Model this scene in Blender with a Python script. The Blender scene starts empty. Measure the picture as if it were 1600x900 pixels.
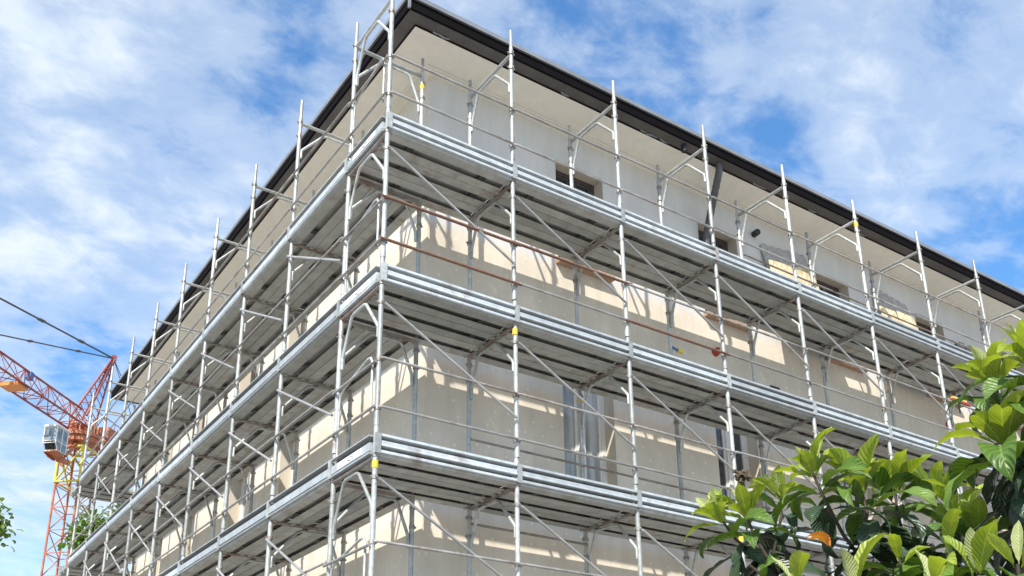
import bpy, bmesh, math, random
from mathutils import Vector, Matrix, Euler
random.seed(7)
scn = bpy.context.scene
col = scn.collection
R = math.radians

# ------------------------------------------------------------------ camera
cam_d = bpy.data.cameras.new('camera')
cam = bpy.data.objects.new('camera', cam_d)
col.objects.link(cam)
scn.camera = cam
rt = Vector((0.83540205, -0.54963304, -0.00263435))
up = Vector((-0.18586665, -0.28700774, 0.93972344))
fw = Vector((0.51725913, 0.78455725, 0.34192531))
m = Matrix((rt, up, -fw)).transposed().to_4x4()
m.translation = Vector((-4.3106, -8.5719, -3.4763))
cam.matrix_world = m
cam_d.sensor_width = 36.0
cam_d.lens = 1551.36 / 1600 * 36.0
cam_d.shift_x = (800 - 757.77) / 1600
cam_d.shift_y = (714.5 - 450) / 1600
cam_d.clip_end = 2000

# ------------------------------------------------------------------ world / sun / exposure
SUN_V = Vector((1.25, 1.0, -1.70))
SUN_EL = math.atan2(1.70, math.hypot(1.25, 1.0))
w = bpy.data.worlds.new('World')
scn.world = w
w.use_nodes = True
nt = w.node_tree
nt.nodes.clear()
def N(nt, typ, **kw):
    n = nt.nodes.new(typ)
    for k, v in kw.items():
        if k == 'inp':
            for kk, vv in v.items(): n.inputs[kk].default_value = vv
        else: setattr(n, k, v)
    return n
def L(nt, a, b): nt.links.new(a, b)
def math_n(nt, op, a, b=None, clamp=False):
    n = nt.nodes.new('ShaderNodeMath'); n.operation = op; n.use_clamp = clamp
    for i, x in enumerate((a, b)):
        if x is None: continue
        if isinstance(x, (int, float)): n.inputs[i].default_value = x
        else: nt.links.new(x, n.inputs[i])
    return n.outputs[0]
def ramp(nt, fac, stops, interp='LINEAR'):
    n = nt.nodes.new('ShaderNodeValToRGB'); n.color_ramp.interpolation = interp
    el = n.color_ramp.elements
    while len(el) < len(stops): el.new(0.5)
    for e, (p, c) in zip(el, stops):
        e.position = p; e.color = c if len(c) == 4 else (*c, 1)
    nt.links.new(fac, n.inputs[0]); return n.outputs[0]
def mixc(nt, fac, a, b, mode='MIX'):
    n = nt.nodes.new('ShaderNodeMix'); n.data_type = 'RGBA'; n.blend_type = mode
    for s, x in ((n.inputs[0], fac), (n.inputs[6], a), (n.inputs[7], b)):
        if isinstance(x, (int, float)): s.default_value = x
        elif isinstance(x, tuple): s.default_value = x if len(x) == 4 else (*x, 1)
        else: nt.links.new(x, s)
    return n.outputs[2]

sky = N(nt, 'ShaderNodeTexSky', sky_type='NISHITA', sun_disc=False)
sky.sun_elevation = SUN_EL
sky.sun_rotation = math.atan2(-1.25, -1.0)
sky.air_density = 1.0; sky.dust_density = 0.3; sky.ozone_density = 1.6
hs = N(nt, 'ShaderNodeHueSaturation', inp={'Saturation': 1.30, 'Value': 2.15})
L(nt, sky.outputs[0], hs.inputs['Color'])
tc = N(nt, 'ShaderNodeTexCoord')
sep = N(nt, 'ShaderNodeSeparateXYZ'); L(nt, tc.outputs['Generated'], sep.inputs[0])
zz = math_n(nt, 'ADD', math_n(nt, 'MAXIMUM', sep.outputs[2], 0.0), 0.22)
cmb = N(nt, 'ShaderNodeCombineXYZ')
L(nt, math_n(nt, 'DIVIDE', sep.outputs[0], zz), cmb.inputs[0])
L(nt, math_n(nt, 'DIVIDE', sep.outputs[1], zz), cmb.inputs[1])
mp = N(nt, 'ShaderNodeMapping', inp={'Location': (3.1, 1.4, 0.0), 'Rotation': (0, 0, R(38)), 'Scale': (1.0, 1.35, 1.0)})
L(nt, cmb.outputs[0], mp.inputs[0])
n1 = N(nt, 'ShaderNodeTexNoise', inp={'Scale': 3.4, 'Detail': 8.0, 'Roughness': 0.55, 'Distortion': 0.35})
n2 = N(nt, 'ShaderNodeTexNoise', inp={'Scale': 11.0, 'Detail': 7.0, 'Roughness': 0.6, 'Distortion': 0.3})
L(nt, mp.outputs[0], n1.inputs['Vector']); L(nt, mp.outputs[0], n2.inputs['Vector'])
dens = math_n(nt, 'ADD', math_n(nt, 'MULTIPLY', n1.outputs[0], 0.66), math_n(nt, 'MULTIPLY', n2.outputs[0], 0.34))
# openings and banks of the cloud layer, as directions in the sky (not in the picture)
nrm = N(nt, 'ShaderNodeVectorMath', operation='NORMALIZE'); L(nt, tc.outputs['Generated'], nrm.inputs[0])
for d, r_, a in [((0.239, 0.696, 0.677), 0.15, -0.13), ((0.16, 0.79, 0.592), 0.08, -0.07), ((0.175, 0.896, 0.407), 0.10, -0.11),
                 ((0.588, 0.52, 0.62), 0.13, -0.20), ((0.471, 0.56, 0.682), 0.12, -0.17), ((0.802, 0.378, 0.462), 0.12, -0.20), ((0.68, 0.50, 0.53), 0.08, -0.10),
                 ((0.106, 0.932, 0.346), 0.05, -0.07), ((0.062, 0.80, 0.60), 0.14, 0.08), ((0.70, 0.40, 0.60), 0.10, 0.02),
                 ((0.09, 0.955, 0.28), 0.12, 0.10), ((0.219, 0.837, 0.502), 0.08, 0.03)]:
    v = Vector(d).normalized()
    ds = N(nt, 'ShaderNodeVectorMath', operation='DISTANCE'); ds.inputs[1].default_value = v
    L(nt, nrm.outputs[0], ds.inputs[0])
    f = math_n(nt, 'SUBTRACT', 1.0, math_n(nt, 'DIVIDE', ds.outputs['Value'], r_), clamp=True)
    f = math_n(nt, 'MULTIPLY', math_n(nt, 'SMOOTH_MIN', f, 1.0), a)
    dens = math_n(nt, 'ADD', dens, f)
cloud = ramp(nt, dens, [(0.31, (0.04, 0.04, 0.04)), (0.46, (0.48, 0.48, 0.48)), (0.66, (0.92, 0.92, 0.92))], 'EASE')
shade = ramp(nt, n2.outputs[0], [(0.3, (5.9, 6.9, 8.1)), (0.64, (7.5, 8.2, 8.9))])
skyc = mixc(nt, cloud, hs.outputs[0], shade)
bg = N(nt, 'ShaderNodeBackground', inp={'Strength': 0.075})
L(nt, skyc, bg.inputs[0])
wo = N(nt, 'ShaderNodeOutputWorld'); L(nt, bg.outputs[0], wo.inputs[0])

sun_d = bpy.data.lights.new('sun', 'SUN'); sun_d.energy = 4.6; sun_d.angle = R(0.53); sun_d.color = (1.0, 0.94, 0.85)
sun = bpy.data.objects.new('sun', sun_d); col.objects.link(sun)
sun.rotation_euler = SUN_V.to_track_quat('-Z', 'Y').to_euler()
sun.location = (-20, -20, 40)

scn.view_settings.view_transform = 'Standard'
scn.view_settings.look = 'None'
scn.view_settings.exposure = 0.75
scn.view_settings.gamma = 1.0
scn.view_settings.use_curve_mapping = False
scn.render.resolution_x = 1024; scn.render.resolution_y = 576
scn.render.engine = 'CYCLES'
scn.cycles.max_bounces = 8; scn.cycles.diffuse_bounces = 4; scn.cycles.transparent_max_bounces = 12

# ------------------------------------------------------------------ materials
def newmat(name):
    mt = bpy.data.materials.new(name); mt.use_nodes = True
    nt = mt.node_tree; b = nt.nodes['Principled BSDF']
    return mt, nt, b
def objco(nt, scale=(1, 1, 1)):
    t = N(nt, 'ShaderNodeTexCoord'); mp = N(nt, 'ShaderNodeMapping', inp={'Scale': scale})
    L(nt, t.outputs['Object'], mp.inputs[0]); return mp.outputs[0]
def geoco(nt, scale=(1, 1, 1)):
    t = N(nt, 'ShaderNodeNewGeometry'); mp = N(nt, 'ShaderNodeMapping', inp={'Scale': scale})
    L(nt, t.outputs['Position'], mp.inputs[0]); return mp.outputs[0]
def noise(nt, co, sc, det=5, rough=0.55, dist=0):
    n = N(nt, 'ShaderNodeTexNoise', inp={'Scale': sc, 'Detail': det, 'Roughness': rough, 'Distortion': dist})
    L(nt, co, n.inputs['Vector']); return n.outputs[0]
def bump(nt, b, h, st=0.2, dist=0.01):
    n = N(nt, 'ShaderNodeBump', inp={'Strength': st, 'Distance': dist})
    L(nt, h, n.inputs['Height']); L(nt, n.outputs[0], b.inputs['Normal'])

def steel(name, lo, hi, rust=0.0, metal=0.35, rough=0.48, rustcol=(0.115, 0.06, 0.04), sc=6, rnd=0.25, spots=0.0):
    mt, nt, b = newmat(name)
    co = geoco(nt)
    n = noise(nt, co, sc, 6, 0.6)
    c = ramp(nt, n, [(0.3, lo), (0.7, hi)])
    oi = N(nt, 'ShaderNodeObjectInfo')
    v = math_n(nt, 'ADD', math_n(nt, 'MULTIPLY', oi.outputs['Random'], rnd), 1.0 - rnd * 0.6)
    c = mixc(nt, 1.0, c, v, 'MULTIPLY')
    n2 = noise(nt, co, 3.3, 7, 0.7, 0.4)
    th = math_n(nt, 'ADD', n2, math_n(nt, 'MULTIPLY', math_n(nt, 'SUBTRACT', oi.outputs['Random'], 0.5), 0.16))
    r0 = 0.72 - 0.45 * rust
    rm = ramp(nt, th, [(r0, (0, 0, 0)), (r0 + 0.14, (1, 1, 1))])
    n3 = noise(nt, co, 38, 3, 0.6)
    rc = ramp(nt, n3, [(0.35, rustcol), (0.7, tuple(min(1, x * 2.1) for x in rustcol))])
    rmf = math_n(nt, 'MULTIPLY', rm, 0.35 + 0.6 * rust)
    c = mixc(nt, rmf, c, rc)
    if spots:
        n4 = noise(nt, co, 60, 2, 0.5)
        sm = ramp(nt, n4, [(0.66, (0, 0, 0)), (0.72, (1, 1, 1))])
        c = mixc(nt, math_n(nt, 'MULTIPLY', sm, spots), c, (0.62, 0.60, 0.55))
    L(nt, c, b.inputs['Base Color'])
    b.inputs['Metallic'].default_value = metal
    rr = ramp(nt, n3, [(0.3, (rough - 0.1,) * 3), (0.7, (rough + 0.15,) * 3)])
    L(nt, rr, b.inputs['Roughness'])
    bump(nt, b, n3, 0.12, 0.003)
    return mt
M = {}
M['tube'] = steel('galvanised_tube', (0.32, 0.335, 0.32), (0.52, 0.54, 0.525), 0.3, 0.35, 0.45, sc=16, rnd=0.45, spots=0.45)
M['brace'] = steel('galvanised_brace', (0.30, 0.30, 0.29), (0.45, 0.45, 0.44), 0.25, 0.4, 0.45)
M['beam'] = steel('rust_shade_transom', (0.20, 0.18, 0.165), (0.34, 0.31, 0.285), 0.55, 0.25, 0.6)  # rust, plus shade put into the colour; sunlit top transoms use tube
M['rail'] = steel('guardrail_tube', (0.24, 0.23, 0.22), (0.42, 0.41, 0.39), 0.42, 0.35, 0.5, rnd=0.5, spots=0.3)
M['rust'] = steel('rusty_tube', (0.16, 0.105, 0.08), (0.25, 0.17, 0.135), 1.0, 0.1, 0.75)
M['coupler'] = steel('coupler_iron', (0.20, 0.20, 0.19), (0.42, 0.41, 0.39), 0.4, 0.4, 0.5)
M['deck'] = steel('deck_steel', (0.31, 0.315, 0.295), (0.44, 0.445, 0.42), 0.36, 0.2, 0.6, rustcol=(0.17, 0.11, 0.075), sc=5, rnd=0.35, spots=0.35)
M['toe'] = steel('toe_board_steel', (0.40, 0.435, 0.45), (0.58, 0.62, 0.635), 0.26, 0.25, 0.42, sc=9, rnd=0.4, spots=0.35)
M['groove_shade'] = steel('toe_groove_shade', (0.12, 0.12, 0.125), (0.20, 0.20, 0.205), 0.3, 0.2, 0.55, sc=9, rnd=0.3)  # dark toe steel: painted shade for the recess faces

def simple(name, c, rough=0.6, metal=0.0, var=0.15, sc=8, bumps=0.0, c2=None):
    mt, nt, b = newmat(name)
    co = geoco(nt)
    n = noise(nt, co, sc, 5, 0.6)
    c2 = c2 or tuple(x * (1 - var * 2) for x in c)
    L(nt, ramp(nt, n, [(0.3, c2), (0.7, c)]), b.inputs['Base Color'])
    b.inputs['Roughness'].default_value = rough; b.inputs['Metallic'].default_value = metal
    if bumps: bump(nt, b, noise(nt, co, sc * 6, 3), bumps, 0.005)
    return mt
M['yellow'] = simple('yellow_band', (0.80, 0.55, 0.05), 0.5, 0, 0.12, 30)
M['dark_metal'] = simple('dark_sheet_metal', (0.006, 0.005, 0.006), 0.5, 0.1, 0.2, 4, 0.05)
b_ = M['dark_metal'].node_tree.nodes['Principled BSDF']; b_.inputs['Specular IOR Level'].default_value = 0.06; b_.inputs['Roughness'].default_value = 0.8; b_.inputs['Metallic'].default_value = 0
M['gutter_bottom'] = simple('gutter_underside', (0.115, 0.103, 0.098), 0.6, 0.1, 0.2, 3, 0.06)
M['cap'] = simple('cap_flashing', (0.32, 0.33, 0.34), 0.45, 0.5, 0.12, 3)
M['black'] = simple('black_plastic', (0.016, 0.016, 0.018), 0.5, 0, 0.2, 10)
M['downpipe'] = simple('grey_pipe', (0.085, 0.085, 0.09), 0.4, 0.1, 0.15, 6)
M['sill'] = simple('terracotta_sill', (0.42, 0.27, 0.17), 0.8, 0, 0.15, 12, 0.1)
M['frame'] = simple('white_window_frame', (0.70, 0.68, 0.64), 0.5, 0, 0.06, 6)
M['dark_frame'] = simple('dark_window_frame', (0.07, 0.058, 0.055), 0.5, 0, 0.15, 10)
M['red'] = simple('red_plastic', (0.42, 0.045, 0.03), 0.55, 0, 0.2, 20)
M['orange'] = simple('orange_plastic', (0.75, 0.28, 0.06), 0.5, 0, 0.15, 20)
M['blue'] = simple('blue_plastic', (0.05, 0.16, 0.42), 0.5, 0, 0.15, 20)
M['crane'] = simple('crane_orange_paint', (0.56, 0.185, 0.085), 0.6, 0, 0.25, 3)
M['crane_red'] = simple('crane_red_paint', (0.36, 0.095, 0.075), 0.6, 0, 0.25, 3)
M['crane_yellow'] = simple('crane_yellow_paint', (0.72, 0.62, 0.10), 0.5, 0, 0.15, 3)
M['white'] = simple('white_paint', (0.78, 0.78, 0.76), 0.5, 0, 0.06, 5)
M['wire'] = simple('wire_rope', (0.10, 0.10, 0.11), 0.6, 0.3, 0.1, 5)
M['concrete'] = simple('ballast_concrete', (0.38, 0.36, 0.33), 0.9, 0, 0.15, 2, 0.2)
M['bark'] = simple('tree_bark', (0.12, 0.085, 0.055), 0.9, 0, 0.25, 18, 0.5)
M['twig'] = simple('green_twig', (0.065, 0.05, 0.033), 0.8, 0, 0.25, 25, 0.3)
M['label'] = simple('white_label', (0.80, 0.81, 0.83), 0.55, 0, 0.05, 25)
M['ink'] = simple('label_ink', (0.10, 0.10, 0.13), 0.6, 0, 0.2, 40)
M['greypatch'] = simple('grey_sheet', (0.46, 0.44, 0.405), 0.8, 0, 0.18, 14, 0.3)
M['aluminium'] = simple('lamp_housing', (0.12, 0.12, 0.125), 0.4, 0.4, 0.1, 10)

def plaster(name, c, dots=0.0, stain=0.17):
    mt, nt, b = newmat(name)
    co = geoco(nt)
    n = noise(nt, co, 1.3, 6, 0.6, 0.3)
    lo = tuple(x * (1 - stain) for x in c); hi = tuple(min(1, x * (1 + stain * 0.5)) for x in c)
    cc = ramp(nt, n, [(0.3, lo), (0.7, hi)])
    n2 = noise(nt, geoco(nt, (3.0, 3.0, 0.5)), 2.2, 5, 0.65)
    cc = mixc(nt, 0.35, cc, ramp(nt, n2, [(0.35, tuple(x * 0.82 for x in c)), (0.65, hi)]))
    if dots:
        vo = N(nt, 'ShaderNodeTexVoronoi', inp={'Scale': 3.4, 'Randomness': 0.6}, voronoi_dimensions='2D')
        sp = N(nt, 'ShaderNodeSeparateXYZ'); L(nt, co, sp.inputs[0]); cb2 = N(nt, 'ShaderNodeCombineXYZ')
        L(nt, math_n(nt, 'ADD', sp.outputs[0], sp.outputs[1]), cb2.inputs[0]); L(nt, sp.outputs[2], cb2.inputs[1])
        L(nt, cb2.outputs[0], vo.inputs['Vector'])
        dm = ramp(nt, vo.outputs['Distance'], [(0.045, (1, 1, 1)), (0.075, (0, 0, 0))])
        cc = mixc(nt, math_n(nt, 'MULTIPLY', dm, dots), cc, (0.80, 0.76, 0.68))
    L(nt, cc, b.inputs['Base Color'])
    b.inputs['Roughness'].default_value = 0.92
    b.inputs['Specular IOR Level'].default_value = 0.2
    fine = math_n(nt, 'ADD', math_n(nt, 'MULTIPLY', noise(nt, co, 120, 3, 0.6), 0.3), math_n(nt, 'MULTIPLY', noise(nt, co, 6, 4, 0.5), 0.7))
    bump(nt, b, fine, 0.25, 0.01)
    return mt
M['cream'] = plaster('cream_plaster', (0.66, 0.60, 0.51), 0.7)
M['greywall'] = plaster('grey_base_plaster', (0.62, 0.60, 0.56), 0.0, 0.10)
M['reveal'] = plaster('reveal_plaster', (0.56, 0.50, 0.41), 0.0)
M['soffit'] = plaster('soffit_paint', (0.77, 0.73, 0.645), 0.0, 0.04)

mt, nt, b = newmat('window_glass')
co = geoco(nt)
b.inputs['Base Color'].default_value = (0.05, 0.055, 0.06, 1); b.inputs['Roughness'].default_value = 0.06
b.inputs['Specular IOR Level'].default_value = 0.9
bump(nt, b, noise(nt, co, 2.0, 2), 0.05, 0.02)
M['glass'] = mt
mt, nt, b = newmat('curtained_glass')
co = geoco(nt, (9, 9, 0.8))
n = noise(nt, co, 1.0, 2, 0.5)
L(nt, ramp(nt, n, [(0.35, (0.16, 0.18, 0.19)), (0.65, (0.46, 0.48, 0.48))]), b.inputs['Base Color'])
b.inputs['Roughness'].default_value = 0.12; b.inputs['Specular IOR Level'].default_value = 0.7
M['curtain'] = mt
mt, nt, b = newmat('cab_glass')
co = geoco(nt)
L(nt, ramp(nt, noise(nt, co, 3.0, 3), [(0.4, (0.10, 0.13, 0.14)), (0.6, (0.24, 0.29, 0.30))]), b.inputs['Base Color'])
b.inputs['Roughness'].default_value = 0.1; b.inputs['Specular IOR Level'].default_value = 0.8
M['cabglass'] = mt
mt, nt, b = newmat('strand_board')
co = geoco(nt, (1, 1, 1))
vo = N(nt, 'ShaderNodeTexVoronoi', inp={'Scale': 26.0}); 
mpp = N(nt, 'ShaderNodeMapping', inp={'Scale': (1.0, 1.0, 0.45), 'Rotation': (0.3, 0.5, 0.2)}); L(nt, co, mpp.inputs[0]); L(nt, mpp.outputs[0], vo.inputs['Vector'])
sx = N(nt, 'ShaderNodeSeparateColor'); L(nt, vo.outputs['Color'], sx.inputs[0])
L(nt, ramp(nt, sx.outputs[0], [(0.0, (0.46, 0.34, 0.19)), (0.5, (0.62, 0.50, 0.31)), (1.0, (0.70, 0.61, 0.42))]), b.inputs['Base Color'])
b.inputs['Roughness'].default_value = 0.8
M['osb'] = mt
mt, nt, b = newmat('gravel_ground')
co = geoco(nt)
n = noise(nt, co, 0.35, 8, 0.6); n2 = noise(nt, co, 30, 4, 0.7)
c = mixc(nt, 0.4, ramp(nt, n, [(0.3, (0.24, 0.225, 0.205)), (0.7, (0.34, 0.32, 0.295))]), ramp(nt, n2, [(0.3, (0.15, 0.14, 0.125)), (0.7, (0.38, 0.36, 0.33))]))
L(nt, c, b.inputs['Base Color']); b.inputs['Roughness'].default_value = 0.95
bump(nt, b, n2, 0.5, 0.03)
M['ground'] = mt
M['rooftile'] = simple('dark_roofing', (0.10, 0.09, 0.085), 0.7, 0, 0.2, 3, 0.2)

def leafmat(name, base, hi, vein, trans, rough=0.42):
    mt, nt, b = newmat(name)
    uv = N(nt, 'ShaderNodeUVMap')
    s = N(nt, 'ShaderNodeSeparateXYZ'); L(nt, uv.outputs[0], s.inputs[0])
    au = math_n(nt, 'ABSOLUTE', s.outputs[0])
    ph = math_n(nt, 'SUBTRACT', math_n(nt, 'MULTIPLY', s.outputs[1], 12.0), math_n(nt, 'MULTIPLY', au, 2.2))
    sn = math_n(nt, 'SINE', math_n(nt, 'MULTIPLY', ph, 6.283))
    rib = ramp(nt, sn, [(0.35, (0, 0, 0)), (1.0, (1, 1, 1))])
    mid = ramp(nt, au, [(0.03, (1, 1, 1)), (0.09, (0, 0, 0))])
    co = geoco(nt)
    n = noise(nt, co, 14, 5, 0.6)
    oi = N(nt, 'ShaderNodeNewGeometry')
    n = math_n(nt, 'ADD', math_n(nt, 'MULTIPLY', n, 0.6), math_n(nt, 'MULTIPLY', oi.outputs['Random Per Island'], 0.4))
    c = ramp(nt, n, [(0.3, base), (0.7, hi)])
    c = mixc(nt, math_n(nt, 'MULTIPLY', rib, 0.38), c, vein)
    c = mixc(nt, math_n(nt, 'MULTIPLY', mid, 0.8), c, vein)
    L(nt, c, b.inputs['Base Color'])
    b.inputs['Roughness'].default_value = rough
    bump(nt, b, math_n(nt, 'ADD', sn, math_n(nt, 'MULTIPLY', noise(nt, co, 70, 3), 1.5)), 0.4, 0.003)
    tr = N(nt, 'ShaderNodeBsdfTranslucent'); L(nt, mixc(nt, 1.0, c, (1.0, 1.0, 0.35), 'MULTIPLY'), tr.inputs[0])
    mx = N(nt, 'ShaderNodeMixShader', inp={0: trans}); L(nt, b.outputs[0], mx.inputs[1]); L(nt, tr.outputs[0], mx.inputs[2])
    L(nt, mx.outputs[0], nt.nodes['Material Output'].inputs[0])
    return mt
M['leaf_young'] = leafmat('young_leaf', (0.23, 0.32, 0.03), (0.38, 0.46, 0.065), (0.48, 0.54, 0.15), 0.42)
M['leaf_pale'] = leafmat('newest_leaf', (0.33, 0.38, 0.15), (0.46, 0.50, 0.24), (0.52, 0.55, 0.30), 0.35, 0.6)
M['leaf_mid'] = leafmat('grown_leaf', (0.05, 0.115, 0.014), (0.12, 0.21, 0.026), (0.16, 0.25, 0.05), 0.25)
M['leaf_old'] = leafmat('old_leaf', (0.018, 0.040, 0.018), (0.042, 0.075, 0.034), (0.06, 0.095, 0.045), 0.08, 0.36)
M['leaf_dying'] = leafmat('dying_leaf', (0.65, 0.14, 0.02), (0.80, 0.30, 0.05), (0.8, 0.45, 0.1), 0.3)
M['leaf_tree'] = leafmat('broad_leaf', (0.10, 0.19, 0.03), (0.22, 0.34, 0.07), (0.2, 0.3, 0.09), 0.3)

# ------------------------------------------------------------------ mesh helpers
class MB:
    def __init__(s): s.v = []; s.f = []; s.mi = []; s.uv = []; s.sm = []
    def face(s, idx, mi=0, uv=None, smooth=False):
        s.f.append(idx); s.mi.append(mi); s.uv.append(uv); s.sm.append(smooth)
    def quad(s, a, b, c, d, mi=0):
        i = len(s.v); s.v += [Vector(a), Vector(b), Vector(c), Vector(d)]; s.face((i, i+1, i+2, i+3), mi)
    def box(s, a, b, mi=0):
        x0, y0, z0 = a; x1, y1, z1 = b; i = len(s.v)
        s.v += [Vector(p) for p in ((x0,y0,z0),(x1,y0,z0),(x1,y1,z0),(x0,y1,z0),(x0,y0,z1),(x1,y0,z1),(x1,y1,z1),(x0,y1,z1))]
        for q in ((0,3,2,1),(4,5,6,7),(0,1,5,4),(1,2,6,5),(2,3,7,6),(3,0,4,7)): s.face(tuple(i+k for k in q), mi)
    def tube(s, pts, r, n=8, mi=0, cap=True):
        pts = [Vector(p) for p in pts]; rs = r if isinstance(r, (list, tuple)) else [r] * len(pts)
        t0 = (pts[1] - pts[0]).normalized()
        ref = Vector((0, 0, 1)) if abs(t0.z) < 0.9 else Vector((1, 0, 0))
        u = t0.cross(ref).normalized(); rings = []
        for k, p in enumerate(pts):
            if k == 0: t = t0
            elif k == len(pts) - 1: t = (pts[k] - pts[k-1]).normalized()
            else: t = ((pts[k] - pts[k-1]).normalized() + (pts[k+1] - pts[k]).normalized()).normalized()
            u = (u - t * u.dot(t)).normalized(); v = t.cross(u)
            i = len(s.v)
            for j in range(n):
                a = 2 * math.pi * j / n; s.v.append(p + (u * math.cos(a) + v * math.sin(a)) * rs[k])
            rings.append(i)
        for a, b_ in zip(rings, rings[1:]):
            for j in range(n):
                s.face((a + j, a + (j+1) % n, b_ + (j+1) % n, b_ + j), mi, None, True)
        if cap:
            i = len(s.v); s.v += [s.v[rings[0] + j].copy() for j in range(n)] + [s.v[rings[-1] + j].copy() for j in range(n)]
            s.face(tuple(i + j for j in reversed(range(n))), mi); s.face(tuple(i + n + j for j in range(n)), mi)
    def prism(s, poly, d, mi=0):
        # poly: list of 3D points (planar), d: extrude vector
        n = len(poly); i = len(s.v); d = Vector(d)
        s.v += [Vector(p) for p in poly] + [Vector(p) + d for p in poly]
        s.face(tuple(i + k for k in range(n)), mi); s.face(tuple(i + n + k for k in reversed(range(n))), mi)
        for k in range(n): s.face((i + k, i + (k+1) % n, i + n + (k+1) % n, i + n + k), mi)
    def mesh(s, name, mats):
        me = bpy.data.meshes.new(name)
        me.from_pydata([tuple(v) for v in s.v], [], s.f)
        for mt in mats: me.materials.append(mt)
        me.polygons.foreach_set('material_index', s.mi)
        me.polygons.foreach_set('use_smooth', s.sm)
        if any(u is not None for u in s.uv):
            ul = me.uv_layers.new(name='UVMap'); k = 0
            for p, u in zip(me.polygons, s.uv):
                for j in range(p.loop_total):
                    ul.data[p.loop_start + j].uv = u[j] if u else (0, 0)
        me.update()
        return me
    def fix(s, me):
        bm = bmesh.new(); bm.from_mesh(me); bmesh.ops.recalc_face_normals(bm, faces=bm.faces); bm.to_mesh(me); bm.free(); return me
def link(name, me, parent=None, loc=(0, 0, 0)):
    o = bpy.data.objects.new(name, me); col.objects.link(o); o.location = loc
    if parent: o.parent = parent
    return o
def obj(name, mb, mats, parent=None, loc=(0, 0, 0), fix=True):
    if not isinstance(mats, (list, tuple)): mats = [mats]
    me = mb.mesh(name, mats)
    if fix: mb.fix(me)
    return link(name, me, parent, loc)
def tag(o, label, cat, group=None, kind=None):
    if label: o['label'] = label
    if cat: o['category'] = cat
    if group: o['group'] = group
    if kind: o['kind'] = kind
    return o
def thing(name, label, cat, loc=(0, 0, 0), group=None):
    o = bpy.data.objects.new(name, None); col.objects.link(o); o.location = loc; o.empty_display_size = 0.2
    return tag(o, label, cat, group)

GZ = -5.1           # ground level
BX = 1.7697; BY = 1.8052
WALL = 1.30         # wall planes x = WALL (left facade) and y = WALL (right facade)
BXE, BYE = 19.2, 15.1   # far ends of the building

# ------------------------------------------------------------------ ground
g = MB(); S = 900; n = 18
g.quad((-S, -S, GZ), (S, -S, GZ), (S, S, GZ), (-S, S, GZ))
o = obj('ground', g, M['ground']); o['kind'] = 'structure'

# ------------------------------------------------------------------ building
bld = thing('apartment_building', 'cream plastered apartment block with dark eaves behind the scaffolding', 'building', (WALL, WALL, GZ))
OFF = Vector((-WALL, -WALL, -GZ))
# openings: right facade (x0,x1,z0,z1), left facade (y0,y1,z0,z1)
RW = []
for k in range(5):
    x = 3.48 + 2.953 * k
    RW.append((x, x + 0.915, 4.10, 5.86, 'top'))
    RW.append((x, x + 0.915, 0.45, 2.86, 'tall'))
    RW.append((x, x + 0.915, -3.0, -0.62, 'tall'))
LW = []
for k, (a, b_) in enumerate(((5.26, 6.02), (7.52, 8.40), (10.4, 11.25), (12.6, 13.4))):
    LW.append((a, b_, 3.92, 5.70, 'top')); LW.append((a, b_, 0.9, 2.40, 'mid')); LW.append((a, b_, -2.3, -0.62, 'mid'))
ZT = 6.40
def facade(mb, axis, wins, u0, u1):
    us = sorted({u0, u1} | {w[0] for w in wins} | {w[1] for w in wins})
    zs = sorted({GZ, ZT, 4.02} | {w[2] for w in wins} | {w[3] for w in wins})
    def P(u, z, d=0): return Vector((u, WALL + d, z)) + OFF if axis == 'x' else Vector((WALL + d, u, z)) + OFF
    for a, b_ in zip(us, us[1:]):
        for c, d in zip(zs, zs[1:]):
            um, zm = (a + b_) / 2, (c + d) / 2
            if any(w[0] < um < w[1] and w[2] < zm < w[3] for w in wins): continue
            mi = 1 if (zm > 4.02 and axis == 'x') else 0
            mb.quad(P(a, c), P(b_, c), P(b_, d), P(a, d), mi)
    dp = 0.30
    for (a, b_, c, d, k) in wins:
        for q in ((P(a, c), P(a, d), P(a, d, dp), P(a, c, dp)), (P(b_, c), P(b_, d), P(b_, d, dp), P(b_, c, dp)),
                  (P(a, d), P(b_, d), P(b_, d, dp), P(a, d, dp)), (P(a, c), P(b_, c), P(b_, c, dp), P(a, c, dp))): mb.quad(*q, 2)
mb = MB()
facade(mb, 'x', RW, WALL, BXE); facade(mb, 'y', LW, WALL, BYE)
# rear walls
mb.quad(Vector((BXE, WALL, GZ)) + OFF, Vector((BXE, BYE, GZ)) + OFF, Vector((BXE, BYE, ZT)) + OFF, Vector((BXE, WALL, ZT)) + OFF)
mb.quad(Vector((WALL, BYE, GZ)) + OFF, Vector((BXE, BYE, GZ)) + OFF, Vector((BXE, BYE, ZT)) + OFF, Vector((WALL, BYE, ZT)) + OFF)
obj('wall', mb, [M['cream'], M['greywall'], M['reveal']], bld, fix=False)

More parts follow.
